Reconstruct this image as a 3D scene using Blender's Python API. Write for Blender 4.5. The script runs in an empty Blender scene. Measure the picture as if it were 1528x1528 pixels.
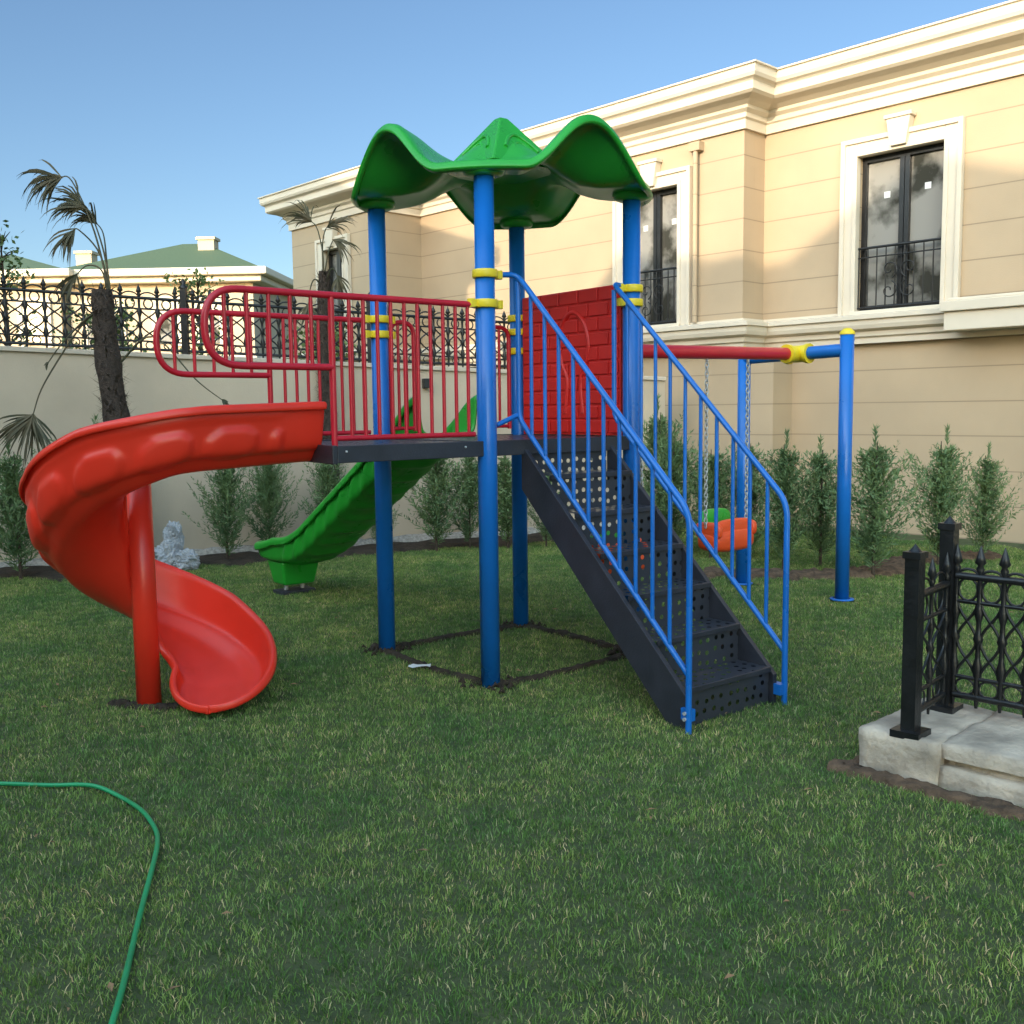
import bpy, bmesh, math, random
import numpy as np
from mathutils import Vector, Matrix, noise as mnoise
random.seed(7); np.random.seed(7)
sc=bpy.context.scene
V=Vector
# ------------------------------------------------------------------ materials
def mat(name,col,rough=.6,var=.0,scale=8,bump=0,bscale=40,metal=0,col2=None,spec=.5,coat=0,detail=6):
    m=bpy.data.materials.new(name); m.use_nodes=True
    n=m.node_tree.nodes; l=m.node_tree.links; b=n['Principled BSDF']
    b.inputs['Roughness'].default_value=rough; b.inputs['Metallic'].default_value=metal
    b.inputs['Specular IOR Level'].default_value=spec
    b.inputs['Coat Weight'].default_value=coat; b.inputs['Coat Roughness'].default_value=.15
    tc=n.new('ShaderNodeTexCoord')
    if var>0 or col2:
        nz=n.new('ShaderNodeTexNoise'); nz.inputs['Scale'].default_value=scale; nz.inputs['Detail'].default_value=detail
        l.new(tc.outputs['Object'],nz.inputs['Vector'])
        r=n.new('ShaderNodeValToRGB')
        c2=col2 if col2 else [max(0,c*(1+var)) for c in col]
        c1=col if col2 else [c*(1-var) for c in col]
        r.color_ramp.elements[0].position=.32; r.color_ramp.elements[1].position=.68
        r.color_ramp.elements[0].color=(*c1,1); r.color_ramp.elements[1].color=(*c2,1)
        l.new(nz.outputs['Fac'],r.inputs['Fac']); l.new(r.outputs['Color'],b.inputs['Base Color'])
        rr=n.new('ShaderNodeMapRange'); rr.inputs['To Min'].default_value=max(0,rough-.07); rr.inputs['To Max'].default_value=min(1,rough+.1)
        l.new(nz.outputs['Fac'],rr.inputs['Value']); l.new(rr.outputs['Result'],b.inputs['Roughness'])
    else: b.inputs['Base Color'].default_value=(*col,1)
    if bump>0:
        nb=n.new('ShaderNodeTexNoise'); nb.inputs['Scale'].default_value=bscale; nb.inputs['Detail'].default_value=8
        l.new(tc.outputs['Object'],nb.inputs['Vector'])
        bp=n.new('ShaderNodeBump'); bp.inputs['Strength'].default_value=bump; bp.inputs['Distance'].default_value=.02
        l.new(nb.outputs['Fac'],bp.inputs['Height']); l.new(bp.outputs['Normal'],b.inputs['Normal'])
    return m
M={}
M['blue']=mat('blue_paint',(.008,.14,.50),.28,.10,3,.04,60)
M['red']=mat('red_plastic',(.80,.036,.016),.34,.06,3,.03,200)
M['redpaint']=mat('red_paint',(.52,.012,.028),.3,.08,4)
M['redpanel']=mat('red_panel_plastic',(.60,.016,.012),.42,.08,5)
M['green']=mat('green_plastic',(.020,.33,.03),.28,.08,4)
M['yellow']=mat('yellow_plastic',(.78,.58,.02),.4,.06,6)
M['char']=mat('charcoal_steel',(.026,.028,.038),.45,.2,8,.1,90)
M['iron']=mat('black_iron',(.010,.010,.011),.35,.3,12,.15,50)
M['wallp']=mat('plaster_wall',(.52,.42,.31),.9,.12,1.1,.15,60)
M['cop']=mat('coping_stone',(.56,.47,.37),.8,.08,3,.1,40)
M['trim']=mat('cream_trim',(.64,.56,.45),.75,.05,2,.05,40)
M['conc']=mat('concrete',(.44,.36,.28),.9,.32,6,.7,25,detail=12)
M['soil']=mat('soil',(.040,.026,.016),1,.45,9,1,30)
M['mulch']=mat('mulch',(.11,.065,.038),1,.5,14,1,30)
M['pebble']=mat('pale_gravel',(.42,.38,.33),.95,.3,30,1,60)
M['steel']=mat('galvanised_steel',(.50,.50,.50),.35,0,metal=.35)
M['hose']=mat('green_hose',(.015,.28,.10),.4,.1,10)
M['white']=mat('white_plastic_sheet',(.38,.39,.41),.4,.15,8,.3,20)
M['bark']=mat('bark',(.07,.048,.033),.95,.3,30,.8,60)
M['palmf']=mat('palm_fibre',(.06,.042,.032),1,.4,40,1,80)
M['frond']=mat('dry_palm_leaf',(.040,.045,.020),.7,.3,6,col2=(.11,.085,.045))
M['roofg']=mat('green_roof_tile',(.055,.095,.055),.8,.2,30,.5,20)
M['orange']=mat('orange_plastic',(.78,.08,.018),.35,.05,5)
M['dark']=mat('dark_interior',(.03,.03,.035),.6)
M['farwall']=mat('pale_render',(.48,.39,.28),.9,.05,1)
M['litter']=mat('paper',(.75,.75,.74),.7)
def siding(name,col,pitch):
    m=mat(name,col,.88,.07,.8,.12,70); n=m.node_tree.nodes; l=m.node_tree.links; b=n['Principled BSDF']
    g=n.new('ShaderNodeNewGeometry'); sp=n.new('ShaderNodeSeparateXYZ'); l.new(g.outputs['Position'],sp.inputs[0])
    d=n.new('ShaderNodeMath'); d.operation='DIVIDE'; d.inputs[1].default_value=pitch; l.new(sp.outputs['Z'],d.inputs[0])
    f=n.new('ShaderNodeMath'); f.operation='FRACT'; l.new(d.outputs[0],f.inputs[0])
    lt=n.new('ShaderNodeMath'); lt.operation='LESS_THAN'; lt.inputs[1].default_value=.035; l.new(f.outputs[0],lt.inputs[0])
    mx=n.new('ShaderNodeMix'); mx.data_type='RGBA'; mx.inputs[7].default_value=(*[c*.66 for c in col],1)
    src=b.inputs['Base Color'].links[0].from_socket; l.new(lt.outputs[0],mx.inputs[0]); l.new(src,mx.inputs[6]); l.new(mx.outputs[2],b.inputs['Base Color'])
    return m
M['side']=siding('beige_siding',(.445,.335,.222),.42)
# glass: grey noise painted into the colour in place of reflections and interior
g=bpy.data.materials.new('window_glass'); g.use_nodes=True; b=g.node_tree.nodes['Principled BSDF']
nz=g.node_tree.nodes.new('ShaderNodeTexNoise'); nz.inputs['Scale'].default_value=2.2; nz.inputs['Detail'].default_value=5
tc=g.node_tree.nodes.new('ShaderNodeTexCoord'); g.node_tree.links.new(tc.outputs['Object'],nz.inputs['Vector'])
r=g.node_tree.nodes.new('ShaderNodeValToRGB'); r.color_ramp.elements[0].color=(.045,.045,.038,1); r.color_ramp.elements[1].color=(.28,.27,.25,1)
r.color_ramp.elements[0].position=.40; r.color_ramp.elements[1].position=.56
g.node_tree.links.new(nz.outputs['Fac'],r.inputs['Fac']); g.node_tree.links.new(r.outputs['Color'],b.inputs['Base Color'])
b.inputs['Roughness'].default_value=.06; b.inputs['Specular IOR Level'].default_value=.8; M['glass']=g
# perforated sheet (uv in metres)
pm=bpy.data.materials.new('perforated_steel'); pm.use_nodes=True; n=pm.node_tree.nodes; l=pm.node_tree.links; b=n['Principled BSDF']
b.inputs['Base Color'].default_value=(.034,.037,.048,1); b.inputs['Roughness'].default_value=.38
uv=n.new('ShaderNodeUVMap'); vo=n.new('ShaderNodeTexVoronoi'); vo.voronoi_dimensions='2D'; vo.inputs['Scale'].default_value=15; vo.inputs['Randomness'].default_value=.3
l.new(uv.outputs['UV'],vo.inputs['Vector'])
lt=n.new('ShaderNodeMath'); lt.operation='LESS_THAN'; lt.inputs[1].default_value=.21; l.new(vo.outputs['Distance'],lt.inputs[0])
inv=n.new('ShaderNodeMath'); inv.operation='SUBTRACT'; inv.inputs[0].default_value=1; l.new(lt.outputs[0],inv.inputs[1]); l.new(inv.outputs[0],b.inputs['Alpha'])
M['perf']=pm
# ------------------------------------------------------------------ builders
def new_empty(name,loc=(0,0,0)):
    e=bpy.data.objects.new(name,None); e.empty_display_size=.2; e.location=loc; sc.collection.objects.link(e); return e
class MB:
    def __init__(s): s.v=[]; s.f=[]; s.sm=[]
    def add(s,v,f,sm=False):
        o=len(s.v); s.v+= [tuple(p) for p in v]; s.f+=[tuple(i+o for i in q) for q in f]; s.sm+=[sm]*len(f)
    def box(s,lo,hi,fn=None):
        p=[(x,y,z) for x in (lo[0],hi[0]) for y in (lo[1],hi[1]) for z in (lo[2],hi[2])]
        if fn: p=[fn(*q) for q in p]
        s.add(p,[(0,1,3,2),(4,6,7,5),(0,4,5,1),(2,3,7,6),(0,2,6,4),(1,5,7,3)])
    def tube(s,pts,r,n=10,caps=True,closed=False):
        P=[V(p) for p in pts]; N=len(P); rs=r if hasattr(r,'__len__') else [r]*N
        vs=[];t0=None;u=None
        for i in range(N):
            if closed: t=(P[(i+1)%N]-P[i-1]).normalized()
            else: t=(P[min(i+1,N-1)]-P[max(i-1,0)]).normalized()
            if u is None:
                u=t.orthogonal().normalized()
            else:
                u=(u-t*u.dot(t)); u=u.normalized() if u.length>1e-6 else t.orthogonal().normalized()
            w=t.cross(u)
            for k in range(n):
                a=2*math.pi*k/n; vs.append(P[i]+(u*math.cos(a)+w*math.sin(a))*rs[i])
        fs=[]
        for i in range(N if closed else N-1):
            j=(i+1)%N
            for k in range(n):
                k2=(k+1)%n; fs.append((i*n+k,i*n+k2,j*n+k2,j*n+k))
        s.add(vs,fs,True)
        if caps and not closed:
            s.add(vs[:n],[tuple(range(n-1,-1,-1))]); s.add(vs[-n:],[tuple(range(n))])
    def poly_prism(s,pts0,pts1):
        n=len(pts0); s.add(list(pts0)+list(pts1),[tuple(range(n-1,-1,-1)),tuple(range(n,2*n))]+[(i,(i+1)%n,n+(i+1)%n,n+i) for i in range(n)])
    def lathe(s,c,prof,n=24):
        vs=[(c[0]+r*math.cos(2*math.pi*k/n),c[1]+r*math.sin(2*math.pi*k/n),c[2]+z) for r,z in prof for k in range(n)]
        s.add(vs,[(i*n+k,i*n+(k+1)%n,(i+1)*n+(k+1)%n,(i+1)*n+k) for i in range(len(prof)-1) for k in range(n)],True)
    def build(s,name,m,parent=None,bevel=0,solid=0,sub=0,offset=0,recalc=True):
        me=bpy.data.meshes.new(name); me.from_pydata(s.v,[],s.f); me.materials.append(m)
        me.polygons.foreach_set('use_smooth',s.sm)
        if recalc:
            bm=bmesh.new(); bm.from_mesh(me); bmesh.ops.recalc_face_normals(bm,faces=bm.faces); bm.to_mesh(me); bm.free()
        o=bpy.data.objects.new(name,me); sc.collection.objects.link(o)
        if parent: o.parent=parent
        if solid: 
            q=o.modifiers.new('s','SOLIDIFY'); q.thickness=solid; q.offset=offset
        if bevel:
            q=o.modifiers.new('b','BEVEL'); q.width=bevel; q.segments=2; q.limit_method='ANGLE'; q.angle_limit=math.radians(50)
        if sub:
            q=o.modifiers.new('u','SUBSURF'); q.levels=sub; q.render_levels=sub
        return o
def catmull(pts,n=8):
    P=[np.array(p,float) for p in pts]; P=[2*P[0]-P[1]]+P+[2*P[-1]-P[-2]]; out=[]
    for i in range(1,len(P)-2):
        for k in range(n):
            t=k/n; out.append(.5*((2*P[i])+(-P[i-1]+P[i+1])*t+(2*P[i-1]-5*P[i]+4*P[i+1]-P[i+2])*t*t+(-P[i-1]+3*P[i]-3*P[i+1]+P[i+2])*t**3))
    out.append(P[-2]); return out
def fillet(pts,r,n=6):
    P=[V(p) for p in pts]; out=[P[0]]
    for i in range(1,len(P)-1):
        a=(P[i-1]-P[i]); c=(P[i+1]-P[i]); rr=min(r,a.length*.49,c.length*.49)
        A=P[i]+a.normalized()*rr; C=P[i]+c.normalized()*rr
        for k in range(n+1):
            t=k/n; out.append(A*(1-t)**2+P[i]*2*t*(1-t)+C*t*t)
    out.append(P[-1]); return out
def lerp_tab(tab,x):
    xs=[a for a,_ in tab]; ys=[b for _,b in tab]; return float(np.interp(x,xs,ys))
# ------------------------------------------------------------------ camera
f=1512.09; p=.1005; roll=.0118; H=1.6488
cam=bpy.data.cameras.new('camera'); co=bpy.data.objects.new('camera',cam); sc.collection.objects.link(co)
cam.sensor_width=36; cam.lens=36*f/1528; cam.clip_end=2000; cam.clip_start=.05
R=Matrix.Rotation(math.pi/2-p,4,'X')@Matrix.Rotation(-roll,4,'Z')
co.matrix_world=Matrix.Translation((0,0,H))@R
sc.camera=co
# ------------------------------------------------------------------ light
EL=math.radians(14); sx,sy=-.55,-.835
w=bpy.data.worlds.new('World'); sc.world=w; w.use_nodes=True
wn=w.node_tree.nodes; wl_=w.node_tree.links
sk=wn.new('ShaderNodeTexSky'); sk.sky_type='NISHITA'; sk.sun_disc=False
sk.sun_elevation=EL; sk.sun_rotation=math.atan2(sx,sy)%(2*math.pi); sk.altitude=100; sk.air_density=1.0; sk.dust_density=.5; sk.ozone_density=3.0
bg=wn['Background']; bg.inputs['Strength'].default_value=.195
# added fill: sunward sky boosted brighter and warmer to light the shaded playground
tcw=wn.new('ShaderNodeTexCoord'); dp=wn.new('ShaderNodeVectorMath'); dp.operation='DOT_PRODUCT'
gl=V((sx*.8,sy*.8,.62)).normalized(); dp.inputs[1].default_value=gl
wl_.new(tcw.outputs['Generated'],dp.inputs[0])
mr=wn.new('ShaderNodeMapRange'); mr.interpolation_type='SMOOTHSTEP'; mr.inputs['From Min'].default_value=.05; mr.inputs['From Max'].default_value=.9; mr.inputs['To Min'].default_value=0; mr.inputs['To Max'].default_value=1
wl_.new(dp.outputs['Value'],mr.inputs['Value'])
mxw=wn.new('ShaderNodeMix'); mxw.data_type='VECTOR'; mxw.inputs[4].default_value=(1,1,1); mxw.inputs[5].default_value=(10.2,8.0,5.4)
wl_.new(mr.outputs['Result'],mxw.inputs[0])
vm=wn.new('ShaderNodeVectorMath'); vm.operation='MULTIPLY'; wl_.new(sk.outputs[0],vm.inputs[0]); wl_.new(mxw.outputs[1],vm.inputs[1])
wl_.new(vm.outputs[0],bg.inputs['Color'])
sun=bpy.data.lights.new('sun','SUN'); sun.energy=4.4; sun.angle=math.radians(.5); sun.color=(1,.83,.60)
so=bpy.data.objects.new('sun',sun); sc.collection.objects.link(so)
sd=V((sx*math.cos(EL),sy*math.cos(EL),math.sin(EL)))
so.rotation_euler=sd.to_track_quat('Z','Y').to_euler()
sc.view_settings.view_transform='Standard'; sc.view_settings.look='None'; sc.view_settings.exposure=0
# ------------------------------------------------------------------ ground
def inwall(X,Y):
    A=np.array([-5.5,10.9]); D=np.array([6.27,2.7]); D/=np.linalg.norm(D); nrm=np.array([D[1],-D[0]])
    return (np.array([X,Y])-A)@nrm
mb=MB(); mb.add([(-600,-600,0),(600,-600,0),(600,900,0),(-600,900,0)],[(0,1,2,3)])
gm=mat('lawn_soil',(.042,.062,.018),1,0,6,.8,40,col2=(.085,.095,.035))
mb.build('ground',gm)
def patch_mesh(k,nb=2500,size=.5):
    rng=np.random.default_rng(k)
    x=rng.uniform(-size/2,size/2,nb); y=rng.uniform(-size/2,size/2,nb)
    cl=np.array([mnoise.noise(V((a*12+k*9,b_*12,0))) for a,b_ in zip(x,y)])
    h=rng.uniform(.010,.027,nb)*(1+.8*cl); ang=rng.uniform(0,2*math.pi,nb); lean=rng.uniform(.2,1.2,nb)*h; la=rng.uniform(0,2*math.pi,nb)
    wd=rng.uniform(.0010,.0021,nb)
    dx=np.cos(ang)*wd; dy=np.sin(ang)*wd; lx=np.cos(la)*lean; ly=np.sin(la)*lean
    z0=np.zeros(nb)-.002
    vs=np.stack([np.stack([x-dx,y-dy,z0],1),np.stack([x+dx,y+dy,z0],1),np.stack([x+dx*.8+lx*.35,y+dy*.8+ly*.35,h*.6],1),np.stack([x-dx*.8+lx*.35,y-dy*.8+ly*.35,h*.6],1),np.stack([x+lx,y+ly,h],1)],1).reshape(-1,3)
    fs=[]
    for i in range(nb):
        o=i*5; fs.append((o,o+1,o+2,o+3)); fs.append((o+3,o+2,o+4))
    me=bpy.data.meshes.new('grass_patch'); me.from_pydata(vs.tolist(),[],fs)
    at=me.attributes.new('tint','FLOAT','FACE'); tv=np.repeat(rng.uniform(0,1,nb),2); at.data.foreach_set('value',tv.astype(np.float32))
    return me
gr=bpy.data.materials.new('grass_blades'); gr.use_nodes=True; n=gr.node_tree.nodes; l=gr.node_tree.links; b=n['Principled BSDF']
b.inputs['Roughness'].default_value=.6; b.inputs['Specular IOR Level'].default_value=.25
at=n.new('ShaderNodeAttribute'); at.attribute_name='tint'
rp=n.new('ShaderNodeValToRGB'); e=rp.color_ramp.elements
e[0].color=(.072,.150,.026,1); e[1].color=(.56,.47,.24,1); e[1].position=1
for pos,c in ((.35,(.115,.215,.042,1)),(.7,(.180,.290,.070,1)),(.88,(.24,.33,.10,1)),(.93,(.42,.38,.19,1))):
    q=e.new(pos); q.color=c
l.new(at.outputs['Fac'],rp.inputs['Fac'])
gp=n.new('ShaderNodeNewGeometry'); 
def nzmul(scale,det,p0,c0,p1,c1,src):
    n1=n.new('ShaderNodeTexNoise'); n1.inputs['Scale'].default_value=scale; n1.inputs['Detail'].default_value=det; n1.inputs['Roughness'].default_value=.7
    l.new(gp.outputs['Position'],n1.inputs['Vector'])
    r2=n.new('ShaderNodeValToRGB'); r2.color_ramp.elements[0].position=p0; r2.color_ramp.elements[0].color=(*c0,1); r2.color_ramp.elements[1].position=p1; r2.color_ramp.elements[1].color=(*c1,1)
    l.new(n1.outputs['Fac'],r2.inputs['Fac'])
    mx=n.new('ShaderNodeMix'); mx.data_type='RGBA'; mx.blend_type='MULTIPLY'; mx.inputs[0].default_value=1
    l.new(src,mx.inputs[6]); l.new(r2.outputs['Color'],mx.inputs[7]); return mx.outputs[2]
s1=nzmul(1.1,4,.38,(.66,.80,.76),.62,(1.5,1.22,1.2),rp.outputs['Color'])
s2=nzmul(9,5,.36,(.58,.66,.62),.64,(1.42,1.32,1.4),s1)
l.new(s2,b.inputs['Base Color'])
gcol=bpy.data.collections.new('grass_patches')
for k in range(6):
    me=patch_mesh(k); me.materials.append(gr); gcol.objects.link(bpy.data.objects.new('grass_patch_%d'%k,me))
aP=np.array([.70,-.714]); bP=np.array([.714,.70]); KP=np.array([1.557,4.47])
pts=[]
for ix in range(-26,30):
    for iy in range(3,28):
        X=ix*.5; Y=iy*.5
        if abs(X)>.54*Y+.5: continue
        if inwall(X,Y)<.6: continue
        if X>1 and (np.array([X,Y])-np.array([4.93,13.0]))@np.array([-.73,-.684])<.4: continue
        pts.append((X,Y,0))
me=bpy.data.meshes.new('lawn_grass'); me.from_pydata(pts,[],[]); lawn=bpy.data.objects.new('grass',me); sc.collection.objects.link(lawn)
ng=bpy.data.node_groups.new('lawn_scatter','GeometryNodeTree')
ng.interface.new_socket('Geometry',in_out='INPUT',socket_type='NodeSocketGeometry'); ng.interface.new_socket('Geometry',in_out='OUTPUT',socket_type='NodeSocketGeometry')
N=ng.nodes; L=ng.links; gi=N.new('NodeGroupInput'); go=N.new('NodeGroupOutput'); m2p=N.new('GeometryNodeMeshToPoints'); iop=N.new('GeometryNodeInstanceOnPoints'); ci=N.new('GeometryNodeCollectionInfo')
ci.inputs['Collection'].default_value=gcol; ci.inputs['Separate Children'].default_value=True; ci.inputs['Reset Children'].default_value=True
iop.inputs['Pick Instance'].default_value=True
rv=N.new('FunctionNodeRandomValue'); rv.data_type='INT'; rv.inputs[4].default_value=0; rv.inputs[5].default_value=3
mu=N.new('ShaderNodeMath'); mu.operation='MULTIPLY'; mu.inputs[1].default_value=math.pi/2; L.new(rv.outputs[2],mu.inputs[0])
cx=N.new('ShaderNodeCombineXYZ'); L.new(mu.outputs[0],cx.inputs[2])
L.new(gi.outputs[0],m2p.inputs[0]); L.new(m2p.outputs[0],iop.inputs['Points']); L.new(ci.outputs[0],iop.inputs['Instance']); L.new(cx.outputs[0],iop.inputs['Rotation']); L.new(iop.outputs[0],go.inputs[0])
md=lawn.modifiers.new('scatter','NODES'); md.node_group=ng
def soil_strip(name,path,wid,zmax,m,seed=0,parent=None):
    mb=MB(); P=catmull([(*q,0) for q in path],20) if len(path)>2 else [np.array((*path[0],0))*(1-t)+np.array((*path[1],0))*t for t in np.linspace(0,1,40)]
    rows=9; vs=[]
    for i,q in enumerate(P):
        t=P[min(i+1,len(P)-1)]-P[max(i-1,0)]; t=t/np.linalg.norm(t); nn=np.array([-t[1],t[0],0])
        wl=wid*max(.1,1+1.3*mnoise.noise(V((i*.37,seed,0)))); wr=wid*max(.1,1+1.3*mnoise.noise(V((i*.37,seed+5,3))))
        for k in range(rows):
            s_=k/(rows-1)*2-1; off=(wl if s_<0 else wr)*s_
            z=zmax*(1-s_**4)*(.8+.7*mnoise.noise(V((i*.9,k*1.7,seed))))
            pz=q+nn*off; vs.append((pz[0],pz[1],max(z,0)+.005 if abs(s_)<1 else -.01))
    fs=[(i*rows+k,i*rows+k+1,(i+1)*rows+k+1,(i+1)*rows+k) for i in range(len(P)-1) for k in range(rows-1)]
    mb.add(vs,fs,True); return mb.build(name,m,parent)
# ------------------------------------------------------------------ tower frame
F0=np.array([-.1403,5.9497]); hh=.667; e1=np.array([math.cos(hh),math.sin(hh)]); e2=np.array([-math.sin(hh),math.cos(hh)]); S=1.187
def T(a,b,z): q=F0+a*e1+b*e2; return (q[0],q[1],z)
DK=1.47
soil_strip('soil_edge',[T(-.02,S+.15,0)[:2],T(-.06,.6,0)[:2],T(0,-.05,0)[:2]],.032,.028,M['soil'],1)
soil_strip('soil_edge',[T(0,-.05,0)[:2],T(.6,-.06,0)[:2],T(S,0,0)[:2]],.032,.028,M['soil'],2)
soil_strip('soil_edge',[T(S,0,0)[:2],T(S+.05,.6,0)[:2],T(S,S,0)[:2]],.045,.028,M['soil'],3)
soil_strip('soil_edge',[T(S,S,0)[:2],T(.6,S+.03,0)[:2],T(0,S,0)[:2]],.045,.028,M['soil'],4)
tower=new_empty('playground_tower',T(S/2,S/2,0)); 
def par(o): 
    o.parent=tower; o.matrix_parent_inverse=Matrix.Translation(tower.location).inverted(); return o
corners={'F':(0,0),'R':(S,0),'L':(0,S),'B':(S,S)}
for nme,(a,b) in corners.items():
    mb=MB(); x,y,_=T(a,b,0); mb.lathe((x,y,0),[(0,-.05),(.0575,-.05),(.0575,3.0),(0,3.0)],32); par(mb.build('post_'+nme,M['blue']))
    mb=MB(); 
    for k in range(46):
        a_=random.uniform(0,6.28); rr=random.uniform(.06,.20)*random.uniform(.6,1); rr=max(rr,.06); q=(x+rr*math.cos(a_),y+rr*math.sin(a_),random.uniform(0.005,.022)); 
        mb.tube([(q[0]-.02,q[1],q[2]-.015),(q[0],q[1],q[2]+.006),(q[0]+.02,q[1]+.005,q[2]-.015)],[.005,random.uniform(.009,.022),.005],6)
    par(mb.build('soil_clods',M['soil']))
mb=MB()
def clamp(x,y,z,dirs):
    mb.lathe((x,y,z),[(.058,-.024),(.072,-.024),(.075,-.016),(.075,.016),(.072,.024),(.058,.024)],28)
    for d in dirs:
        dx,dy=d; n_=(-dy,dx)
        mb.box((.065,-.022,-.02),(.115,.022,.02),lambda u,v,w_:(x+u*dx+v*n_[0],y+u*dy+v*n_[1],z+w_))
        mb.tube([(x+.1*dx,y+.1*dy,z-.024),(x+.1*dx,y+.1*dy,z+.024)],.024,12)
d1=tuple(e1); d2=tuple(e2); m1=tuple(-e1); m2=tuple(-e2)
for z in (2.43,): clamp(*T(0,0,z),[d1])
clamp(*T(0,0,2.26),[m1,d1])
for z in (2.42,2.33): clamp(*T(S,0,z),[m1,d2])
for z in (2.32,2.22,2.08): clamp(*T(S,S,z),[m2])
for z in (2.26,2.16): clamp(*T(0,S,z),[m1,d1])
par(mb.build('yellow_clamps',M['yellow'],bevel=.003))
mb=MB()
for (lo,hi) in (((.0,-.03,DK-.09),(S,.0,DK)),((.0,S,DK-.09),(S,S+.03,DK)),((-.03,-.03,DK-.088),(0,S+.03,DK-.002)),((S,-.03,DK-.088),(S+.03,S+.03,DK-.002))): mb.box(lo,hi,T)
mb.box((-1.0,-.03,DK-.09),(-.03,0,DK),T); mb.box((-.86,S-.03,DK-.09),(-.03,S,DK),T)
mb.poly_prism([T(-1.03,-.03,DK-.095),T(-1.0,-.03,DK-.095),T(-.86,S,DK-.095),T(-.89,S,DK-.095)],[T(-1.03,-.03,DK+.004),T(-1.0,-.03,DK+.004),T(-.86,S,DK+.004),T(-.89,S,DK+.004)])
par(mb.build('deck_frame',M['char'],bevel=.004))
def perf_sheet(name,quads):
    me=bpy.data.meshes.new(name); vs=[];fs=[];uvs=[]
    for q,uvq in quads:
        o=len(vs); vs+=q; fs.append((o,o+1,o+2,o+3)); uvs+=uvq
    me.from_pydata(vs,[],fs); ul=me.uv_layers.new(name='UVMap')
    for i,uvv in enumerate(uvs): ul.data[i].uv=uvv
    me.materials.append(M['perf']); o=bpy.data.objects.new(name,me); sc.collection.objects.link(o); par(o); return o
perf_sheet('deck_plate',[([T(0,0,DK-.006),T(S,0,DK-.006),T(S,S,DK-.006),T(0,S,DK-.006)],[(0,0),(S,0),(S,S),(0,S)]),
  ([T(-1.0,0,DK-.008),T(-.03,0,DK-.008),T(-.03,S,DK-.008),T(-.86,S,DK-.008)],[(0,0),(1,0),(1,S),(.14,S)])])
A0,A1=.29,.96; RUN=1.30/6; RI=DK/7
qs=[]
mbt=MB()
for k in range(7):
    bz=-RUN*k; zt=DK-RI*k; zb=zt-RI
    qs.append(([T(A0,bz,zb),T(A1,bz,zb),T(A1,bz,zt-.006),T(A0,bz,zt-.006)],[(0,k*.37),(A1-A0,k*.37),(A1-A0,k*.37+RI),(0,k*.37+RI)]))
    if k<6:
        qs.append(([T(A0,bz-RUN,zb),T(A1,bz-RUN,zb),T(A1,bz,zb),T(A0,bz,zb)],[(0,k*.31+5),(A1-A0,k*.31+5),(A1-A0,k*.31+5+RUN),(0,k*.31+5+RUN)]))
        mbt.box((A0,bz-RUN-.018,zb-.028),(A1,bz-RUN-.002,zb+.003),T)
perf_sheet('stair_steps',qs); par(mbt.build('stair_nosings',M['char'],bevel=.004))
mb=MB()
for a0,a1 in ((A0-.035,A0-.003),(A1+.003,A1+.035)):
    pr=[(.0,DK-.03),(-1.33,.17),(-1.33,.0),(-1.2,0.0),(0.0,DK-.30)]
    mb.poly_prism([T(a0,b_,z) for b_,z in pr],[T(a1,b_,z) for b_,z in pr])
par(mb.build('stair_stringers',M['char'],bevel=.003))
mb=MB(); RR=.0165
for a,ap,sg in ((.225,.07,1),(1.01,1.12,-1)):
    top=fillet([T(ap,0,2.43),T(a,-.01,2.44),T(a,-.1,2.36),T(a,-1.37,1.13),T(a,-1.37,-.02)],.09)
    mb.tube(top,RR,12)
    low=fillet([T(a,-.02,2.40),T(a,-.02,1.60),T(a,-1.37,.30)],.06); mb.tube(low,RR*.95,12)
    mb.tube([T(ap,0,1.56),T(a,-.02,1.62)],RR*.9,10)
    for k in range(10):
        b_=-.14-k*.122; zt=2.36+(b_+.1)*(1.23/1.27); zl=1.60+(b_+.02)*(1.30/1.35)
        mb.tube([T(a,b_,zl),T(a,b_,zt)],.0115,10)
    mb.box((a+.008,-1.375,.06),(a+.045 if sg>0 else a-.045,-1.31,.12),T)
par(mb.build('stair_handrails',M['blue']))
mb=MB(); 
for z in (.075,.105): 
    mb.tube([T(.2,-1.36,z),T(.235,-1.36,z)],.010,8)
par(mb.build('bolts',M['steel']))
mb=MB()
for b_,ae,al in ((-.0,1.0,1.68),(S,.80,1.50)):
    rt=2.25; lo=1.88
    pth=fillet([T(-.09,b_,rt),T(-al,b_,rt),T(-al,b_,lo),T(-ae,b_,lo),],.185,10); mb.tube(pth,.018,12)
    mb.tube([T(-.09,b_,DK+.04),T(-ae,b_,DK+.04)],.015,10)
    mb.tube([T(-ae,b_,DK-.02),T(-ae,b_,rt-.01)],.0165,10)
    nb=int((ae-.1)/.082)
    for k in range(nb): a_=-.13-k*(ae-.15)/nb; mb.tube([T(a_,b_,DK+.04),T(a_,b_,rt)],.0105,8)
    nb=5
    for k in range(1,nb+1): a_=-ae-(al-ae-.02)*k/(nb+.7); zz0,zz1=(lo,rt); mb.tube([T(a_,b_,zz0),T(a_,b_,zz1)],.0105,8)
for a0,a1 in ((.08,.27),(.83,1.1)):
    mb.tube(fillet([T(a0,S+.0,DK+.04),T(a0,S,2.25),T(a1,S,2.25),T(a1,S,DK+.04)],.09),.016,10)
    mb.tube([T(a0,S,DK+.06),T(a1,S,DK+.06)],.013,8)
    for k in (1,2): a_=a0+(a1-a0)*k/3; mb.tube([T(a_,S,DK+.06),T(a_,S,2.25)],.0105,8)
par(mb.build('bridge_railings',M['redpaint']))
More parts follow.
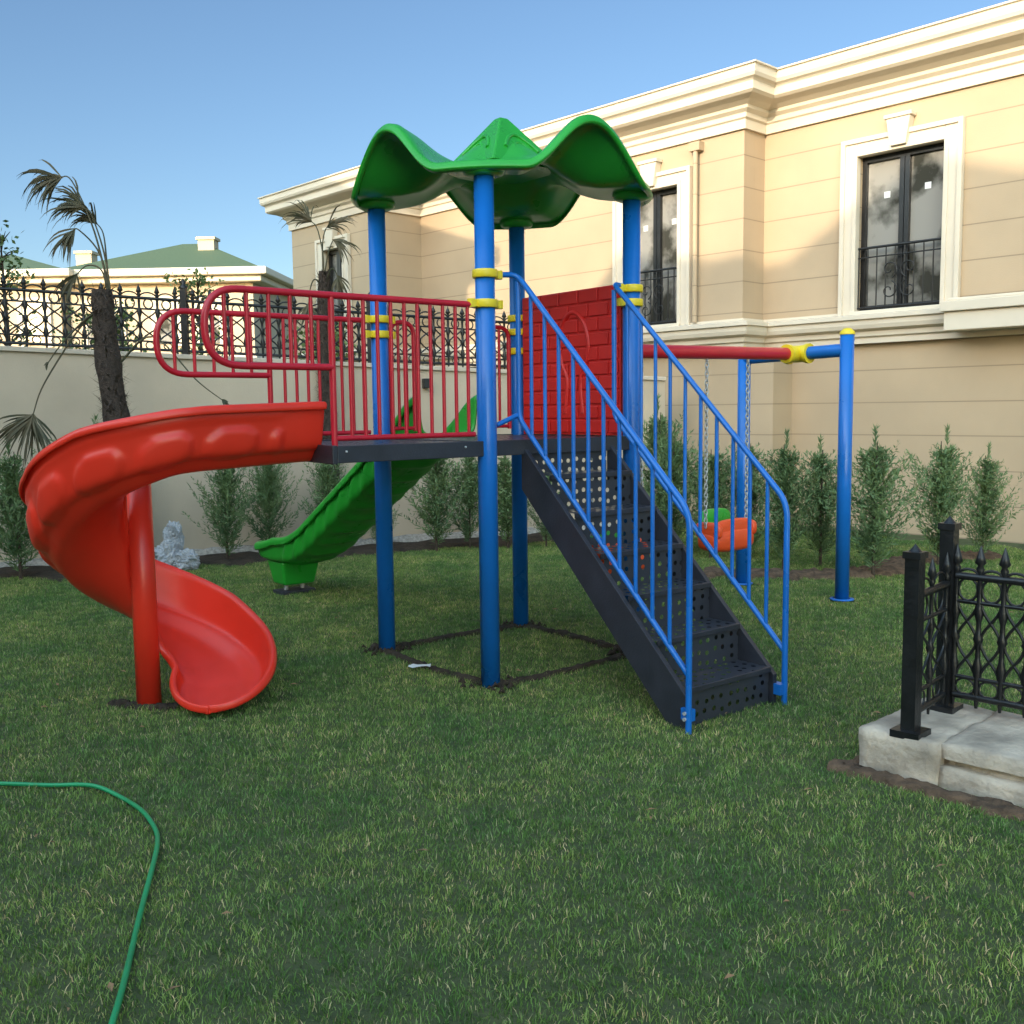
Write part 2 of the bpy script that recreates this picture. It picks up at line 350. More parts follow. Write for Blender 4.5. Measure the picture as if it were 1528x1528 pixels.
mb=MB()
for x_ in (-.18,-.95): mb.lathe(T(x_,-.034,DK-.03),[(0,-.006),(.006,-.005),(.006,.005),(0,.006)],8)
par(mb.build('rail_bolts',M['steel']))
# climbing panel
mb=MB(); mb.box((S-.025,.075,DK+.0),(S+.03,1.10,2.46),T)
rowh=.098
for r_ in range(10):
    z0=DK+.01+r_*rowh; off=0 if r_%2 else .1
    b_=.085-off
    while b_<1.08:
        lo=max(b_,.085); hi=min(b_+.195,1.09)
        if hi-lo>.03: mb.box((S-.036,lo+.007,z0+.007),(S-.0255,hi-.007,z0+rowh-.007),T)
        b_+=.2
arch=[(.44,1.62),(.46,1.85),(.40,1.98),(.38,2.10),(.43,2.24),(.53,2.31),(.63,2.26),(.68,2.12),(.66,1.98),(.60,1.85),(.62,1.62)]
mb.tube([T(S-.028,b_,z) for b_,z,_ in catmull([(a,b,0) for a,b in arch],6)],.018,10)
par(mb.build('climbing_panel',M['redpanel'],bevel=.006))
# canopy
def canopy():
    axis=[(0,3.42),(.13,3.38),(.28,3.28),(.36,3.22),(.46,3.19),(.60,3.235),(.76,3.31),(.90,3.355),(.955,3.35),(.975,3.305)]
    diag=[(0,3.42),(.13,3.38),(.28,3.25),(.42,3.15),(.52,3.09),(.65,3.06),(.80,3.05),(.90,3.05),(.955,3.045),(.975,3.0)]
    rs=np.concatenate([np.linspace(0.001,.9,44),np.array([.925,.945,.96,.97,.975])]); nt=288; vs=[]; fs=[]
    def sm(tab,x):
        return sum(lerp_tab(tab,min(.975,max(0,x+d)))*w_ for d,w_ in ((-.025,.25),(0,.5),(.025,.25))) if x<.9 else lerp_tab(tab,x)
    for i,r_ in enumerate(rs):
        za=sm(axis,r_); zd=sm(diag,r_)
        wide=30+12*max(0,1-r_/.6)
        for k in range(nt):
            t=2*math.pi*k/nt; td=math.degrees(abs(((t+math.pi/4)%(math.pi/2))-math.pi/4))
            q=min(1,td/wide); cc=(1-q**2.1)**2.0 if q<1 else 0
            z=zd+(za-zd)*cc
            rr=r_*(1-.075*cc)
            vs.append(T(S/2+rr*math.cos(t),S/2+rr*math.sin(t),z))
    for i in range(len(rs)-1):
        for k in range(nt): fs.append((i*nt+k,i*nt+(k+1)%nt,(i+1)*nt+(k+1)%nt,(i+1)*nt+k))
    mb=MB(); mb.add(vs,fs,True); return mb
par(canopy().build('canopy_roof',M['green'],solid=.035,offset=-1))
mb=MB()
for a,b in corners.values():
    x,y,_=T(a,b,0); mb.lathe((x,y,2.975),[(0,0),(.085,0),(.115,.012),(.125,.035),(.115,.06),(.085,.07),(0,.07)],28)
par(mb.build('canopy_caps',M['green']))
mb=MB(); c_=S/2
base=[T(c_+.42*math.cos(math.pi/4+k*math.pi/2),c_+.42*math.sin(math.pi/4+k*math.pi/2),3.18) for k in range(4)]
up_=[T(c_+.045*math.cos(math.pi/4+k*math.pi/2),c_+.045*math.sin(math.pi/4+k*math.pi/2),3.525) for k in range(4)]
mb.poly_prism(base,up_)
for k in range(4):
    t=k*math.pi/2
    def onface(u,v):
        r_=.42*.7071*(1-v)+.045*.7071*v; z=3.18+.345*v; ca,sa=math.cos(t),math.sin(t); return T(c_+r_*ca-u*(r_)*sa*1.0,c_+r_*sa+u*(r_)*ca,z+.002)
    mb.tube([onface(.62*math.cos(q),.28+.33*math.sin(q)) for q in np.linspace(.1,math.pi-.1,16)],.013,8)
    mb.tube([onface(.30*math.cos(q),.28+.17*math.sin(q)) for q in np.linspace(.1,math.pi-.1,12)],.010,8)
par(mb.build('canopy_crown',M['green'],bevel=.012))
# ------------------------------------------------------------------ red spiral slide
def red_slide():
    C=np.array([-2.078,5.635])
    K=.74
    def z_floor(ph): return float(np.interp(ph,[-60,0,38,83,128,173,218,263,308],[1.385,1.35,1.20,.94,.71,.50,.33,.17,.09]))
    seq=[]
    for i in range(26): seq.append(('s',K*(1-i/26)))
    for i in range(170): seq.append(('a',308*i/169))
    LE=.30
    for i in range(1,30): seq.append(('e',LE*math.sin(math.pi/2*i/29)))
    zs=[z_floor(-60*k/K) if t=='s' else z_floor(k) if t=='a' else .09-.05*k/LE for t,k in seq]
    zs=np.convolve(np.pad(zs,8,mode='edge'),np.hanning(17)/np.hanning(17).sum(),'valid')
    arc=0; last=None; vs=[]
    for i,(t,k) in enumerate(seq):
        ph=0 if t=='s' else k if t=='a' else 308
        th=math.radians(-51.8-ph) if t!='e' else math.radians(0)
        if t=='a': th=math.radians(-51.8-k*(360-51.8)/308)
        u=np.array([math.cos(th),math.sin(th)]); tg=np.array([u[1],-u[0]])
        base=C-tg*k if t=='s' else C+tg*k if t=='e' else C
        pa=-40*k/K if t=='s' else ph
        ri=float(np.interp(pa,[-60,0,50,110,250,308],[.30,.26,.14,.07,.10,.17]))
        ro=float(np.interp(pa,[-60,0,38,83,128,200,308],[.82,.79,.69,.58,.55,.60,.69]))
        hi=float(np.interp(pa,[-60,0,100,250,308],[.24,.22,.14,.13,.12]))
        ho=float(np.interp(pa,[-60,0,40,120,200,250,308],[.30,.32,.38,.42,.36,.30,.13]))
        if t=='e':
            q=math.sqrt(max(0,1-(k/LE)**2)); m_=(ri+ro)/2; hw=(ro-ri)/2*max(q,.0); ri,ro=m_-hw,m_+hw
            f_=k/LE; hi=.12*(1-f_)+.03*f_; ho=.13*(1-f_)+.03*f_
        cs=[(.0,hi+.0),(.012,hi*.75),(.05,hi*.3),(.14,.02),(.3,0),(.52,0),(.70,.01),(.82,.06*ho/.3),(.91,.30*ho),(.96,.62*ho),(1.0,ho)]
        cp=catmull([(a_,b_,0) for a_,b_ in cs],5)
        inn=[(-.045,hi-.035),(-.05,hi-.008),(-.03,hi+.012)]
        out=[(1.03,ho+.012),(1.055,ho+.004),(1.06,ho-.03)]
        full=[np.array((a_,b_)) for a_,b_ in inn]+[c_[:2] for c_ in cp]+[np.array((a_,b_)) for a_,b_ in out]
        cur=base+u*ro
        if last is not None: arc+=np.linalg.norm(cur-last)
        last=cur; row=[]
        for j,(q_,h_) in enumerate(full):
            rho=ri+(ro-ri)*q_; z=zs[i]+h_
            if t!='e' and q_>.72 and .25<arc<2.9:
                per=.34; cx=((arc)%per)-per/2; hv=h_/max(ho,.01)
                cxs=cx+(hv-.45)*.06
                e_=(abs(cxs)/.135)**2.6+(abs(hv-.42)/.25)**2.6
                if e_<1: rho+=.022*min(1,(1-e_)*3.5)
                if .78<hv<.90: rho+=.008
            row.append((base[0]+u[0]*rho,base[1]+u[1]*rho,z))
        vs.append(row)
    n_=len(vs[0]); mb=MB(); mb.add([p_ for r_ in vs for p_ in r_],[(i*n_+j,i*n_+j+1,(i+1)*n_+j+1,(i+1)*n_+j) for i in range(len(vs)-1) for j in range(n_-1)],True)
    return mb
sl=new_empty('spiral_slide',(-2.078,5.635,0))
def pars(o,pp): o.parent=pp; o.matrix_parent_inverse=Matrix.Translation(pp.location).inverted(); return o
pars(red_slide().build('slide_chute',M['red'],solid=.016,offset=0,sub=1),sl)
mb=MB(); mb.lathe((-2.078,5.635,0),[(0,-.05),(.068,-.05),(.066,1.42),(0,1.42)],28); pars(mb.build('support_column',M['red']),sl)
soil_strip('soil_edge',[(-2.30,5.66),(-2.08,5.58),(-1.88,5.56)],.05,.024,M['soil'],8)
# ------------------------------------------------------------------ green straight slide
def green_slide():
    zt=[(0,DK+.0),(.15,DK-.02),(.35,DK-.16),(1.9,.42),(2.15,.33),(2.45,.30),(2.75,.31),(2.86,.36)]
    N_=110; bs=np.linspace(0,2.86,N_); zz=np.array([np.interp(b_,*zip(*zt)) for b_ in bs]); ker=np.hanning(15); zz=np.convolve(np.pad(zz,7,mode='edge'),ker/ker.sum(),'valid')
    vs=[]
    for i,b_ in enumerate(bs):
        hw=.25; ho=.22 if b_<2.4 else .22-.12*((b_-2.4)/.46)
        if b_<.25: ho=.22+.06*(1-b_/.25)
        if b_>2.72: hw*=math.sqrt(max(.02,1-((b_-2.72)/.15)**2))
        cs=[(-1.10,ho-.05),(-1.12,ho-.01),(-1.05,ho+.01),(-1,ho-.01),(-.97,ho*.6),(-.9,ho*.2),(-.75,.02),(-.4,0),(0,0),(.4,0),(.75,.02),(.9,ho*.2),(.97,ho*.6),(1,ho-.01),(1.05,ho+.01),(1.12,ho-.01),(1.10,ho-.05)]
        cp=catmull([(x_,y_,0) for x_,y_ in cs],3)
        for x_,h_,_ in cp:
            rib=0
            if abs(x_)>.75 and .3<b_<2.3: rib=.018*max(0,math.sin((b_*1.0+h_*.8)*2*math.pi/.2))**.6*math.copysign(1,x_)*min(1,h_/.04)*(1 if h_<ho*.8 else 0)
            z=zz[i]+h_+( -.016*max(0,math.sin(b_*2*math.pi/.2)) if abs(x_)<.7 and .3<b_<2.3 else 0)
            vs.append(T(.55+hw*x_+rib,S+b_,z))
    n_=len(vs)//N_; mb=MB(); mb.add(vs,[(i*n_+j,i*n_+j+1,(i+1)*n_+j+1,(i+1)*n_+j) for i in range(N_-1) for j in range(n_-1)],True); return mb
gs=new_empty('straight_slide',T(.55,S+1.4,0))
pars(green_slide().build('slide_chute',M['green'],solid=.016,offset=0),gs)
mb=MB(); mb.poly_prism([T(a_,b_,.09) for a_,b_ in ((.40,S+2.42),(.70,S+2.42),(.70,S+2.66),(.40,S+2.66))],[T(a_,b_,.31) for a_,b_ in ((.36,S+2.38),(.74,S+2.38),(.74,S+2.7),(.36,S+2.7))])
pars(mb.build('slide_foot',M['green'],bevel=.02),gs)
mb=MB(); mb.box((.38,S+2.44,-.01),(.72,S+2.64,.035),T); pars(mb.build('foot_plate',M['char'],bevel=.01),gs)
mb=MB()
for a_ in (.47,.63): mb.tube([T(a_,S+2.54,.03),T(a_,S+2.54,.12)],.02,10)
pars(mb.build('foot_legs',M['steel']),gs)
# ------------------------------------------------------------------ swing set
sw=new_empty('swing_set',(2.13,8.9,0))
p1=V((2.789,8.478,0)); p2=V((2.132,9.316,0)); bs_=V(T(S,.593,2.06)); be=V((2.494,8.854,2.10))
mb=MB()
for q,ht in ((p1,2.24),(p2,2.10)): mb.lathe((q.x,q.y,0),[(0,-.05),(.0575,-.05),(.0575,ht),(0,ht)],32)
mb.tube([V((p1.x,p1.y,2.11)),V((p2.x,p2.y,2.09))],.055,20)
pars(mb.build('end_frame',M['blue']),sw)
mb=MB(); mb.lathe((p1.x,p1.y,.015),[(0,0),(.10,0),(.10,.010),(.07,.013)],20); mb.lathe((p2.x,p2.y,.015),[(0,0),(.10,0),(.10,.010),(.07,.013)],20); pars(mb.build('base_plates',M['blue']),sw)
mb=MB(); mb.tube([bs_,be],.052,20); pars(mb.build('top_beam',M['redpaint']),sw)
mb=MB(); dcr=(p1-p2); dcr.z=0; dcr.normalize()
c0=V((be.x,be.y,2.10))
mb.tube([c0-dcr*.10,c0+dcr*.10],[.073,.073],24); mb.tube([c0-dcr*.115,c0-dcr*.085],[.085,.085],20); mb.tube([c0+dcr*.085,c0+dcr*.115],[.085,.085],20)
bd=(be-bs_).normalized(); mb.tube([be-bd*.16,be-bd*.03],.068,20); mb.tube([be-bd*.18,be-bd*.15],.08,20)
mb.lathe((p1.x,p1.y,2.235),[(.062,0),(.062,.02),(.03,.05),(0,.055)],20)
mb.lathe((p2.x,p2.y,2.10),[(.062,0),(.062,.02),(.03,.09),(0,.10)],20)
pars(mb.build('yellow_clamp',M['yellow'],bevel=.003),sw)
def beamp(s_): q=bs_+ (be-bs_)*(s_/ (be-bs_).length); return q
mbc=MB(); mbo=MB(); mbg=MB()
def chain(top,bot):
    n_=int((top-bot).length/.034); d=(bot-top)/n_; dn=d.normalized(); ua=dn.orthogonal().normalized(); ub=dn.cross(ua)
    for k in range(n_):
        c=top+d*(k+.5); s_=(ua*.9+ub*.45) if k%2 else (ub*.9-ua*.45)
        mbc.tube([c+dn*.025*math.cos(t)+s_*.014*math.sin(t) for t in np.linspace(0,2*math.pi,10,endpoint=False)],.0052,5,closed=True)
beam2=V((bd.x,bd.y,0)).normalized(); side=V((beam2.y,-beam2.x,0))
def seat(sc_,zz):
    c=beamp(sc_); c.z=zz
    for dsg in (-.26,.26):
        t=beamp(sc_+dsg); t.z-=.05; mbc.tube([t+V((0,0,.06)),t-V((0,0,.02))],.012,8)
        chain(t,V((t.x,t.y,zz+.09)))
    def ell(mbx,cc,rx,ry,rz,cut=1.0,flat=.0,exp=.6):
        vs=[];fs=[];nu,nv=28,14
        for i in range(nv+1):
            ph=-math.pi/2+math.pi*cut*i/nv
            for k in range(nu):
                t=2*math.pi*k/nu
                se=lambda v_:math.copysign(abs(v_)**exp,v_)
                q=cc+beam2*(rx*se(math.cos(ph))*se(math.cos(t)))+side*(ry*se(math.cos(ph))*se(math.sin(t)))+V((0,0,rz*se(math.sin(ph))))
                vs.append(q)
        for i in range(nv):
            for k in range(nu): fs.append((i*nu+k,i*nu+(k+1)%nu,(i+1)*nu+(k+1)%nu,(i+1)*nu+k))
        mbx.add(vs,fs,True)
    ell(mbo,c+V((0,0,-.02)),.27,.13,.10,1,0,.55)
    ell(mbo,c+V((0,0,.06))+side*.08,.24,.03,.09)
    for dsg in (-.22,.22): ell(mbo,c+beam2*dsg+V((0,0,.06)),.04,.13,.07)
    ell(mbg,c+V((0,0,.09))-side*.12,.20,.035,.13); ell(mbg,c+V((0,0,.05))-side*.08-beam2*.1,.12,.06,.07)
seat(1.72,.60); seat(.45,.55)
pars(mbc.build('chains',M['steel']),sw); pars(mbo.build('seats',M['orange']),sw); pars(mbg.build('seat_backs',M['green']),sw)
# ------------------------------------------------------------------ garden wall and fences
WA=np.array([-5.5,10.9]); WD=np.array([6.27,2.7]); Wn=np.array([2.7,-6.27]); Wn/=np.linalg.norm(Wn)
def wz(t): return 2.34-.26*t
def W(t,o,z): q=WA+WD*t+Wn*o; return (q[0],q[1],z)
gw=new_empty('garden_wall',W(0,0,0))
mb=MB(); t0,t1=-.9,1.22
mb.poly_prism([W(t0,0,-.1),W(t1,0,-.1),W(t1,0,wz(t1)),W(t0,0,wz(t0))],[W(t0,-.25,-.1),W(t1,-.25,-.1),W(t1,-.25,wz(t1)),W(t0,-.25,wz(t0))])
pars(mb.build('wall_body',M['wallp']),gw)
mb=MB(); mb.poly_prism([W(t0,.035,wz(t0)+.002),W(t1,.035,wz(t1)+.002),W(t1,.035,wz(t1)+.055),W(t0,.035,wz(t0)+.055)],[W(t0,-.29,wz(t0)+.002),W(t1,-.29,wz(t1)+.002),W(t1,-.29,wz(t1)+.055),W(t0,-.29,wz(t0)+.055)])
pars(mb.build('coping',M['cop'],bevel=.008),gw)
def fence(mb,P,L_,zf,h,pitch,r=.011,detail=10,fin=True):
    def p_(s_,z): x,y=P(s_); return V((x,y,zf(s_)+z))
    for z,rr in ((.05,.016),(.14,.010),(h-.16,.010),(h-.04,.018)):
        mb.tube([p_(0,z),p_(L_,z)],rr,8)
    n_=int(L_/pitch)
    for k in range(n_+1):
        s_=k*L_/n_
        z=[(0,.6),(.05,1),(.14,1.0),(.2,1.9),(.24,1),(h*.5-.03,1),(h*.5,2.1),(h*.5+.03,1),(h-.25,1),(h-.21,1.9),(h-.17,1),(h-.02,1)]
        if fin: z+=[(h,1.7),(h+.015,1),(h+.03,2.2),(h+.06,1.5),(h+.11,.15)]
        mb.tube([p_(s_,a_) for a_,_ in z],[r*b_ for _,b_ in z],8)
        if k<n_:
            c=s_+L_/n_/2; w_=L_/n_/2-.004
            mb.tube([p_(c+.9*min(w_,.055)*math.cos(t),h-.10+.055*math.sin(t)) for t in np.linspace(0,2*math.pi,12,endpoint=False)],r*.6,5,closed=True)
            mb.tube([p_(c+.9*min(w_,.05)*math.cos(t),.095+.04*math.sin(t)) for t in np.linspace(0,2*math.pi,10,endpoint=False)],r*.5,5,closed=True)
            z0,z1=.14,h-.16
            for sg in (-1,1):
                mb.tube([p_(c+sg*w_*math.cos(math.pi*2*q)*.9,z0+(z1-z0)*q) for q in np.linspace(0,1,13)],r*.65,5)
            mb.tube([p_(c-w_*math.cos(t),h-.04+.7*w_*math.sin(t)) for t in np.linspace(0,math.pi,9)],r*.6,5)
wl=float(np.linalg.norm(WD))
wf=new_empty('iron_fence',W(.2,-.12,2.4)); mb=MB()
def PW(s_): q=W((s_/wl)-.35,-.12,0); return (q[0],q[1])
fence(mb,PW,1.28*wl,lambda s_:wz(s_/wl-.35)+.05,.66,.19,.015)
for k in range(5):
    s_=k*1.28*wl/4; x,y=PW(s_); z=wz(s_/wl-.35)+.05; mb.box((x-.035,y-.035,z),(x+.035,y+.035,z+.76)); mb.lathe((x,y,z+.76),[(.05,0),(.05,.02),(.02,.04),(.035,.07),(0,.12)],10)
pars(mb.build('fence_panels',M['iron']),wf)
mb=MB(); mb.box((.70,.0,1.93),(.712,.09,2.05),lambda t,o,z:W(t,o,z)); mb.build('wall_lamp',M['iron'],bevel=.008)
# plinth and foreground fence
pl=new_empty('concrete_plinth',(1.557,4.47,0))
def PP(a,b,z): q=KP+a*aP+b*bP; return (q[0],q[1],z)
mb=MB()
def rough_block(lo,hi,seed,res=.04,amp=.008):
    nx,ny,nz_=[max(1,int(round((hi[i]-lo[i])/res))) for i in range(3)]
    bm=bmesh.new(); cache={}
    def vert(i,j,k):
        key=(i,j,k)
        if key not in cache:
            p_=V((lo[0]+(hi[0]-lo[0])*i/nx,lo[1]+(hi[1]-lo[1])*j/ny,lo[2]+(hi[2]-lo[2])*k/nz_))
            ed=(i in (0,nx))+(j in (0,ny))+(k==nz_)
            d=mnoise.noise(p_*9+V((seed,0,0)))*amp+mnoise.noise(p_*30+V((0,seed,0)))*amp*.5
            n_=V(((i==nx)-(i==0),(j==ny)-(j==0),(k==nz_)*1.0))
            if n_.length>0: p_=p_+n_.normalized()*(d-(.006 if ed>1 else 0)-(max(0,mnoise.noise(p_*5+V((seed,9,0))))*.02 if ed>1 else 0))
            cache[key]=bm.verts.new(PP(*p_))
        return cache[key]
    for i in range(nx):
        for j in range(ny): bm.faces.new((vert(i,j,nz_),vert(i+1,j,nz_),vert(i+1,j+1,nz_),vert(i,j+1,nz_)))
    for k in range(nz_):
        for i in range(nx):
            bm.faces.new((vert(i,0,k),vert(i+1,0,k),vert(i+1,0,k+1),vert(i,0,k+1))); bm.faces.new((vert(i,ny,k),vert(i+1,ny,k),vert(i+1,ny,k+1),vert(i,ny,k+1)))
        for j in range(ny):
            bm.faces.new((vert(0,j,k),vert(0,j+1,k),vert(0,j+1,k+1),vert(0,j,k+1))); bm.faces.new((vert(nx,j,k),vert(nx,j+1,k),vert(nx,j+1,k+1),vert(nx,j,k+1)))
    bmesh.ops.recalc_face_normals(bm,faces=bm.faces)
    me=bpy.data.meshes.new('block'); bm.to_mesh(me); bm.free(); me.materials.append(M['conc']); me.polygons.foreach_set('use_smooth',[True]*len(me.polygons))
    o=bpy.data.objects.new('plinth_block',me); sc.collection.objects.link(o); pars(o,pl)
rough_block((0,0,-.05),(.36,.70,.20),1); rough_block((.350,.03,-.05),(3.5,.69,.10),2); rough_block((.352,.075,.08),(3.5,.66,.15),3); rough_block((.354,.035,.135),(3.5,.702,.203),4)
ff=new_empty('iron_railing',(1.8,4.4,0)); mb=MB()
for (a,b,h) in ((.21,.07,.78),(.16,.55,.86)):
    mb.box((a-.032,b-.032,.200),(a+.032,b+.032,.205+h),PP); mb.box((a-.065,b-.065,.19),(a+.065,b+.065,.222),PP); mb.box((a-.04,b-.04,.205+h),(a+.04,b+.04,.235+h),PP)
    q=PP(a,b,.235+h); mb.lathe(q,[(.03,0),(.012,.02),(0,.035)],8)
fence(mb,lambda s_:PP(.20-.03*s_/.4,.11+s_,0)[:2],.40,lambda s_:.23,.62,.135,.010)
fence(mb,lambda s_:PP(.20+s_,.55,0)[:2],3.0,lambda s_:.23,.66,.105,.012)
pars(mb.build('railing_panels',M['iron'],bevel=0),ff)
soil_strip('soil_edge',[PP(-.1,-.04,0)[:2],PP(.5,-.05,0)[:2],PP(1.5,-.06,0)[:2],PP(3,-.06,0)[:2]],.06,.032,M['mulch'],21)
soil_strip('soil_edge',[PP(-.03,-.05,0)[:2],PP(-.03,.3,0)[:2],PP(-.04,.8,0)[:2]],.04,.03,M['mulch'],22)
# ------------------------------------------------------------------ villa
P0=np.array([4.93,13.0]); bd_=np.array([-.6838,.7297]); bn=np.array([-.7297,-.6838])
def BX(s_,o,z): q=P0+s_*bd_+o*bn; return (q[0],q[1],z)
villa=new_empty('villa_building',BX(2,-3,0))
def vb(mb,name,m,bevel=0): return pars(mb.build(name,m,bevel=bevel),villa)
TOP=5.75
mb=MB()
def wall_open(s0,s1,o,z0,z1,ops,th=.25):
    xs=s0
    for (a,b,c,d) in sorted(ops):
        mb.box((xs,o-th,z0),(a,o,z1),BX); mb.box((a,o-th,z0),(b,o,c),BX); mb.box((a,o-th,d),(b,o,z1),BX); xs=b
    mb.box((xs,o-th,z0),(s1,o,z1),BX)
W1=(-.544,.59,2.87,4.83); W2=(3.07,4.07,2.87,4.83); W3=(10.7,11.4,2.87,4.83)
wall_open(-9,2.0,0,2.45,TOP,[W1])
wall_open(2.0,6.5,.5,2.45,TOP,[W2]); mb.box((2.0,-.25,2.45),(2.25,.249,TOP),BX)
wall_open(6.5,9.7,0.0,2.45,TOP,[])
wall_open(9.7,12.6,1.1,2.45,TOP,[W3]); mb.box((9.7,-.2,2.45),(9.95,.849,TOP),BX); mb.box((12.35,-6,2.45),(12.6,.849,TOP),BX)
vb(mb,'upper_walls',M['side'])
mb=MB(); mb.box((-9,-.3,-.1),(1.55,-.05,2.449),BX); mb.box((1.55,-.3,-.1),(6.5,.42,2.449),BX); mb.box((6.5,-.3,-.1),(9.7,-.06,2.449),BX); mb.box((9.7,-.3,-.1),(12.55,1.02,2.449),BX)
vb(mb,'ground_floor_walls',M['side'])
mb=MB(); mb.box((-9,-7,0),(12.2,-.9,TOP-.1),BX); vb(mb,'core',M['dark'])
mb=MB(); mb.box((-9,-7.3,TOP+.02),(12.5,-.02,TOP+.1),BX); vb(mb,'flat_roof',M['trim'])
def cornice(path,prof,name):
    mb=MB(); n_=len(path); P=[V((a,b)) for a,b in path]; rows=[]
    for i in range(n_):
        def nrm(i0,i1): d=(P[i1]-P[i0]).normalized(); return V((-d.y,d.x))
        if i==0: m_=nrm(0,1)
        elif i==n_-1: m_=nrm(n_-2,n_-1)
        else:
            a,b=nrm(i-1,i),nrm(i,i+1); m_=(a+b); m_=m_/ (m_.length_squared/2) if m_.length>1e-5 else a
        rows.append([BX(P[i].x+m_.x*o,P[i].y+m_.y*o,z) for o,z in prof])
    k=len(prof); mb.add([q for r_ in rows for q in r_],[(i*k+j,i*k+(j+1)%k,(i+1)*k+(j+1)%k,(i+1)*k+j) for i in range(n_-1) for j in range(k)]+[tuple(range(k)),tuple(range((n_-1)*k,n_*k))])
    return vb(mb,name,M['trim'])
path=[(-9,0),(2.0,0),(2.0,.5),(6.5,.5),(6.5,0),(9.7,0),(9.7,1.1),(12.6,1.1),(12.6,-6)]
T0=6.06
prof=[(-.2,5.38),(.045,5.38),(.045,5.50),(.075,5.52),(.075,5.58),(.13,5.62),(.13,5.66),(.22,5.70),(.34,5.73),(.38,5.76),(.38,5.86),(.40,5.88),(.44,5.90),(.46,5.94),(.46,6.03),(.49,6.04),(.49,T0),(-.2,T0)]
cornice(path,prof,'roof_cornice')
prof2=[(-.12,2.45),(.06,2.45),(.06,2.52),(.10,2.54),(.10,2.60),(.18,2.63),(.20,2.68),(.20,2.74),(.24,2.75),(.24,2.80),(.05,2.83),(.05,2.86),(-.12,2.86)]
cornice(path,prof2,'band_cornice')
mb=MB(); mb.box((-6,.16,2.52),(-.75,.42,2.74),BX); mb.box((-6,.14,2.742),(-.72,.47,2.86),BX); mb.box((-6,.12,2.862),(-.78,.40,2.90),BX); vb(mb,'balcony_ledge',M['trim'],.01)
def window(w_,o,tag,part=2):
    a,b,c,d=w_; wd=b-a
    mb=MB(); fw=.17
    for (x0,x1,z0,z1) in ((a-fw,a,c-.05,d+fw),(b,b+fw,c-.05,d+fw),(a,b,d,d+fw)):
        mb.box((x0,o+.002,z0),(x1,o+.055,z1),BX)
    for (x0,x1,z0,z1) in ((a-fw-.05,a-fw+.01,c-.05,d+fw+.05),(b+fw-.01,b+fw+.05,c-.05,d+fw+.05),(a-fw+.01,b+fw-.01,d+fw-.01,d+fw+.05)):
        mb.box((x0,o+.0025,z0),(x1,o+.085,z1),BX)
    for (x0,x1,z0,z1) in ((a-.05,a+.006,c-.05,d+.05),(b-.006,b+.05,c-.05,d+.05),(a+.006,b-.006,d-.006,d+.05)):
        mb.box((x0,o-.03,z0),(x1,o+.075,z1),BX)
    m_=(a+b)/2
    pk=[(m_-.10,d+.03),(m_+.10,d+.03),(m_+.155,d+.36),(m_-.155,d+.36)]
    mb.poly_prism([BX(x,o+.003,z) for x,z in pk],[BX(x,o+.13,z) for x,z in pk]); mb.box((m_-.18,o+.003,d+.361),(m_+.18,o+.15,d+.41),BX)
    mb.box((a-.05,o-.1,c-.06),(b+.05,o+.10,c-.002),BX)
    vb(mb,'window_surround_'+tag,M['trim'],.008)
    mb=MB(); mb.box((a,o-.16,c),(b,o-.145,d),BX); vb(mb,'window_glass_'+tag,M['glass'])
    mb=MB(); z0,z1=c,d
    for x in (a+.03,m_-.035,m_+.035,b-.03): mb.box((x-.03,o-.144,z0),(x+.03,o-.09,z1),BX)
    mb.box((a+.06,o-.143,z0),(b-.06,o-.091,z0+.07),BX); mb.box((a+.06,o-.143,z1-.07),(b-.06,o-.091,z1),BX)
    rz0,rz1=c+.04,c+.80
    mb.tube([BX(a,o-.02,rz1),BX(b,o-.02,rz1)],.018,8); mb.tube([BX(a,o-.02,rz0),BX(b,o-.02,rz0)],.014,8); mb.tube([BX(a,o-.02,rz1-.12),BX(b,o-.02,rz1-.12)],.010,8)
    nb=9
    for k in range(nb+1): x=a+.015+(wd-.03)*k/nb; mb.tube([BX(x,o-.02,rz0),BX(x,o-.02,rz1)],.009,6)
    for cx,sg in ((m_-.13,1),(m_+.13,-1)):
        for cz_,q in ((rz0+.2,1),(rz0+.46,-1)):
            mb.tube([BX(cx+sg*(.02+.013*t)*math.cos(t)*1.0,o+.0,cz_+q*(.02+.013*t)*math.sin(t)) for t in np.linspace(0,7.5,22)],.009,6)
    vb(mb,'window_frame_'+tag,M['iron'])
    if wd>.9:
        mb=MB()
        for x,z in ((m_+.25,d-.5),(m_-.28,d-.47)):
            mb.box((x-.04,o-.144,z-.04),(x+.04,o-.1425,z+.04),BX)
        vb(mb,'glass_sticker_'+tag,M['litter'])
window(W1,0,'a'); window(W2,.5,'b'); window(W3,1.1,'c')
mb=MB(); mb.tube([BX(2.75,.58,2.86),BX(2.75,.58,5.2),BX(2.75,.52,5.3)],.035,12); mb.box((2.66,.5,5.22),(2.84,.62,5.34),BX); vb(mb,'downpipe',M['side'])
mb=MB(); 
for z in (3.0,3.85): mb.tube([BX(-1.86,.3,z),BX(-4,.3,z)],.02,8)
for k in range(14): mb.tube([BX(-1.86-k*.13,.3,3.0),BX(-1.86-k*.13,.3,3.85)],.011,6)
vb(mb,'balcony_railing',M['iron'])
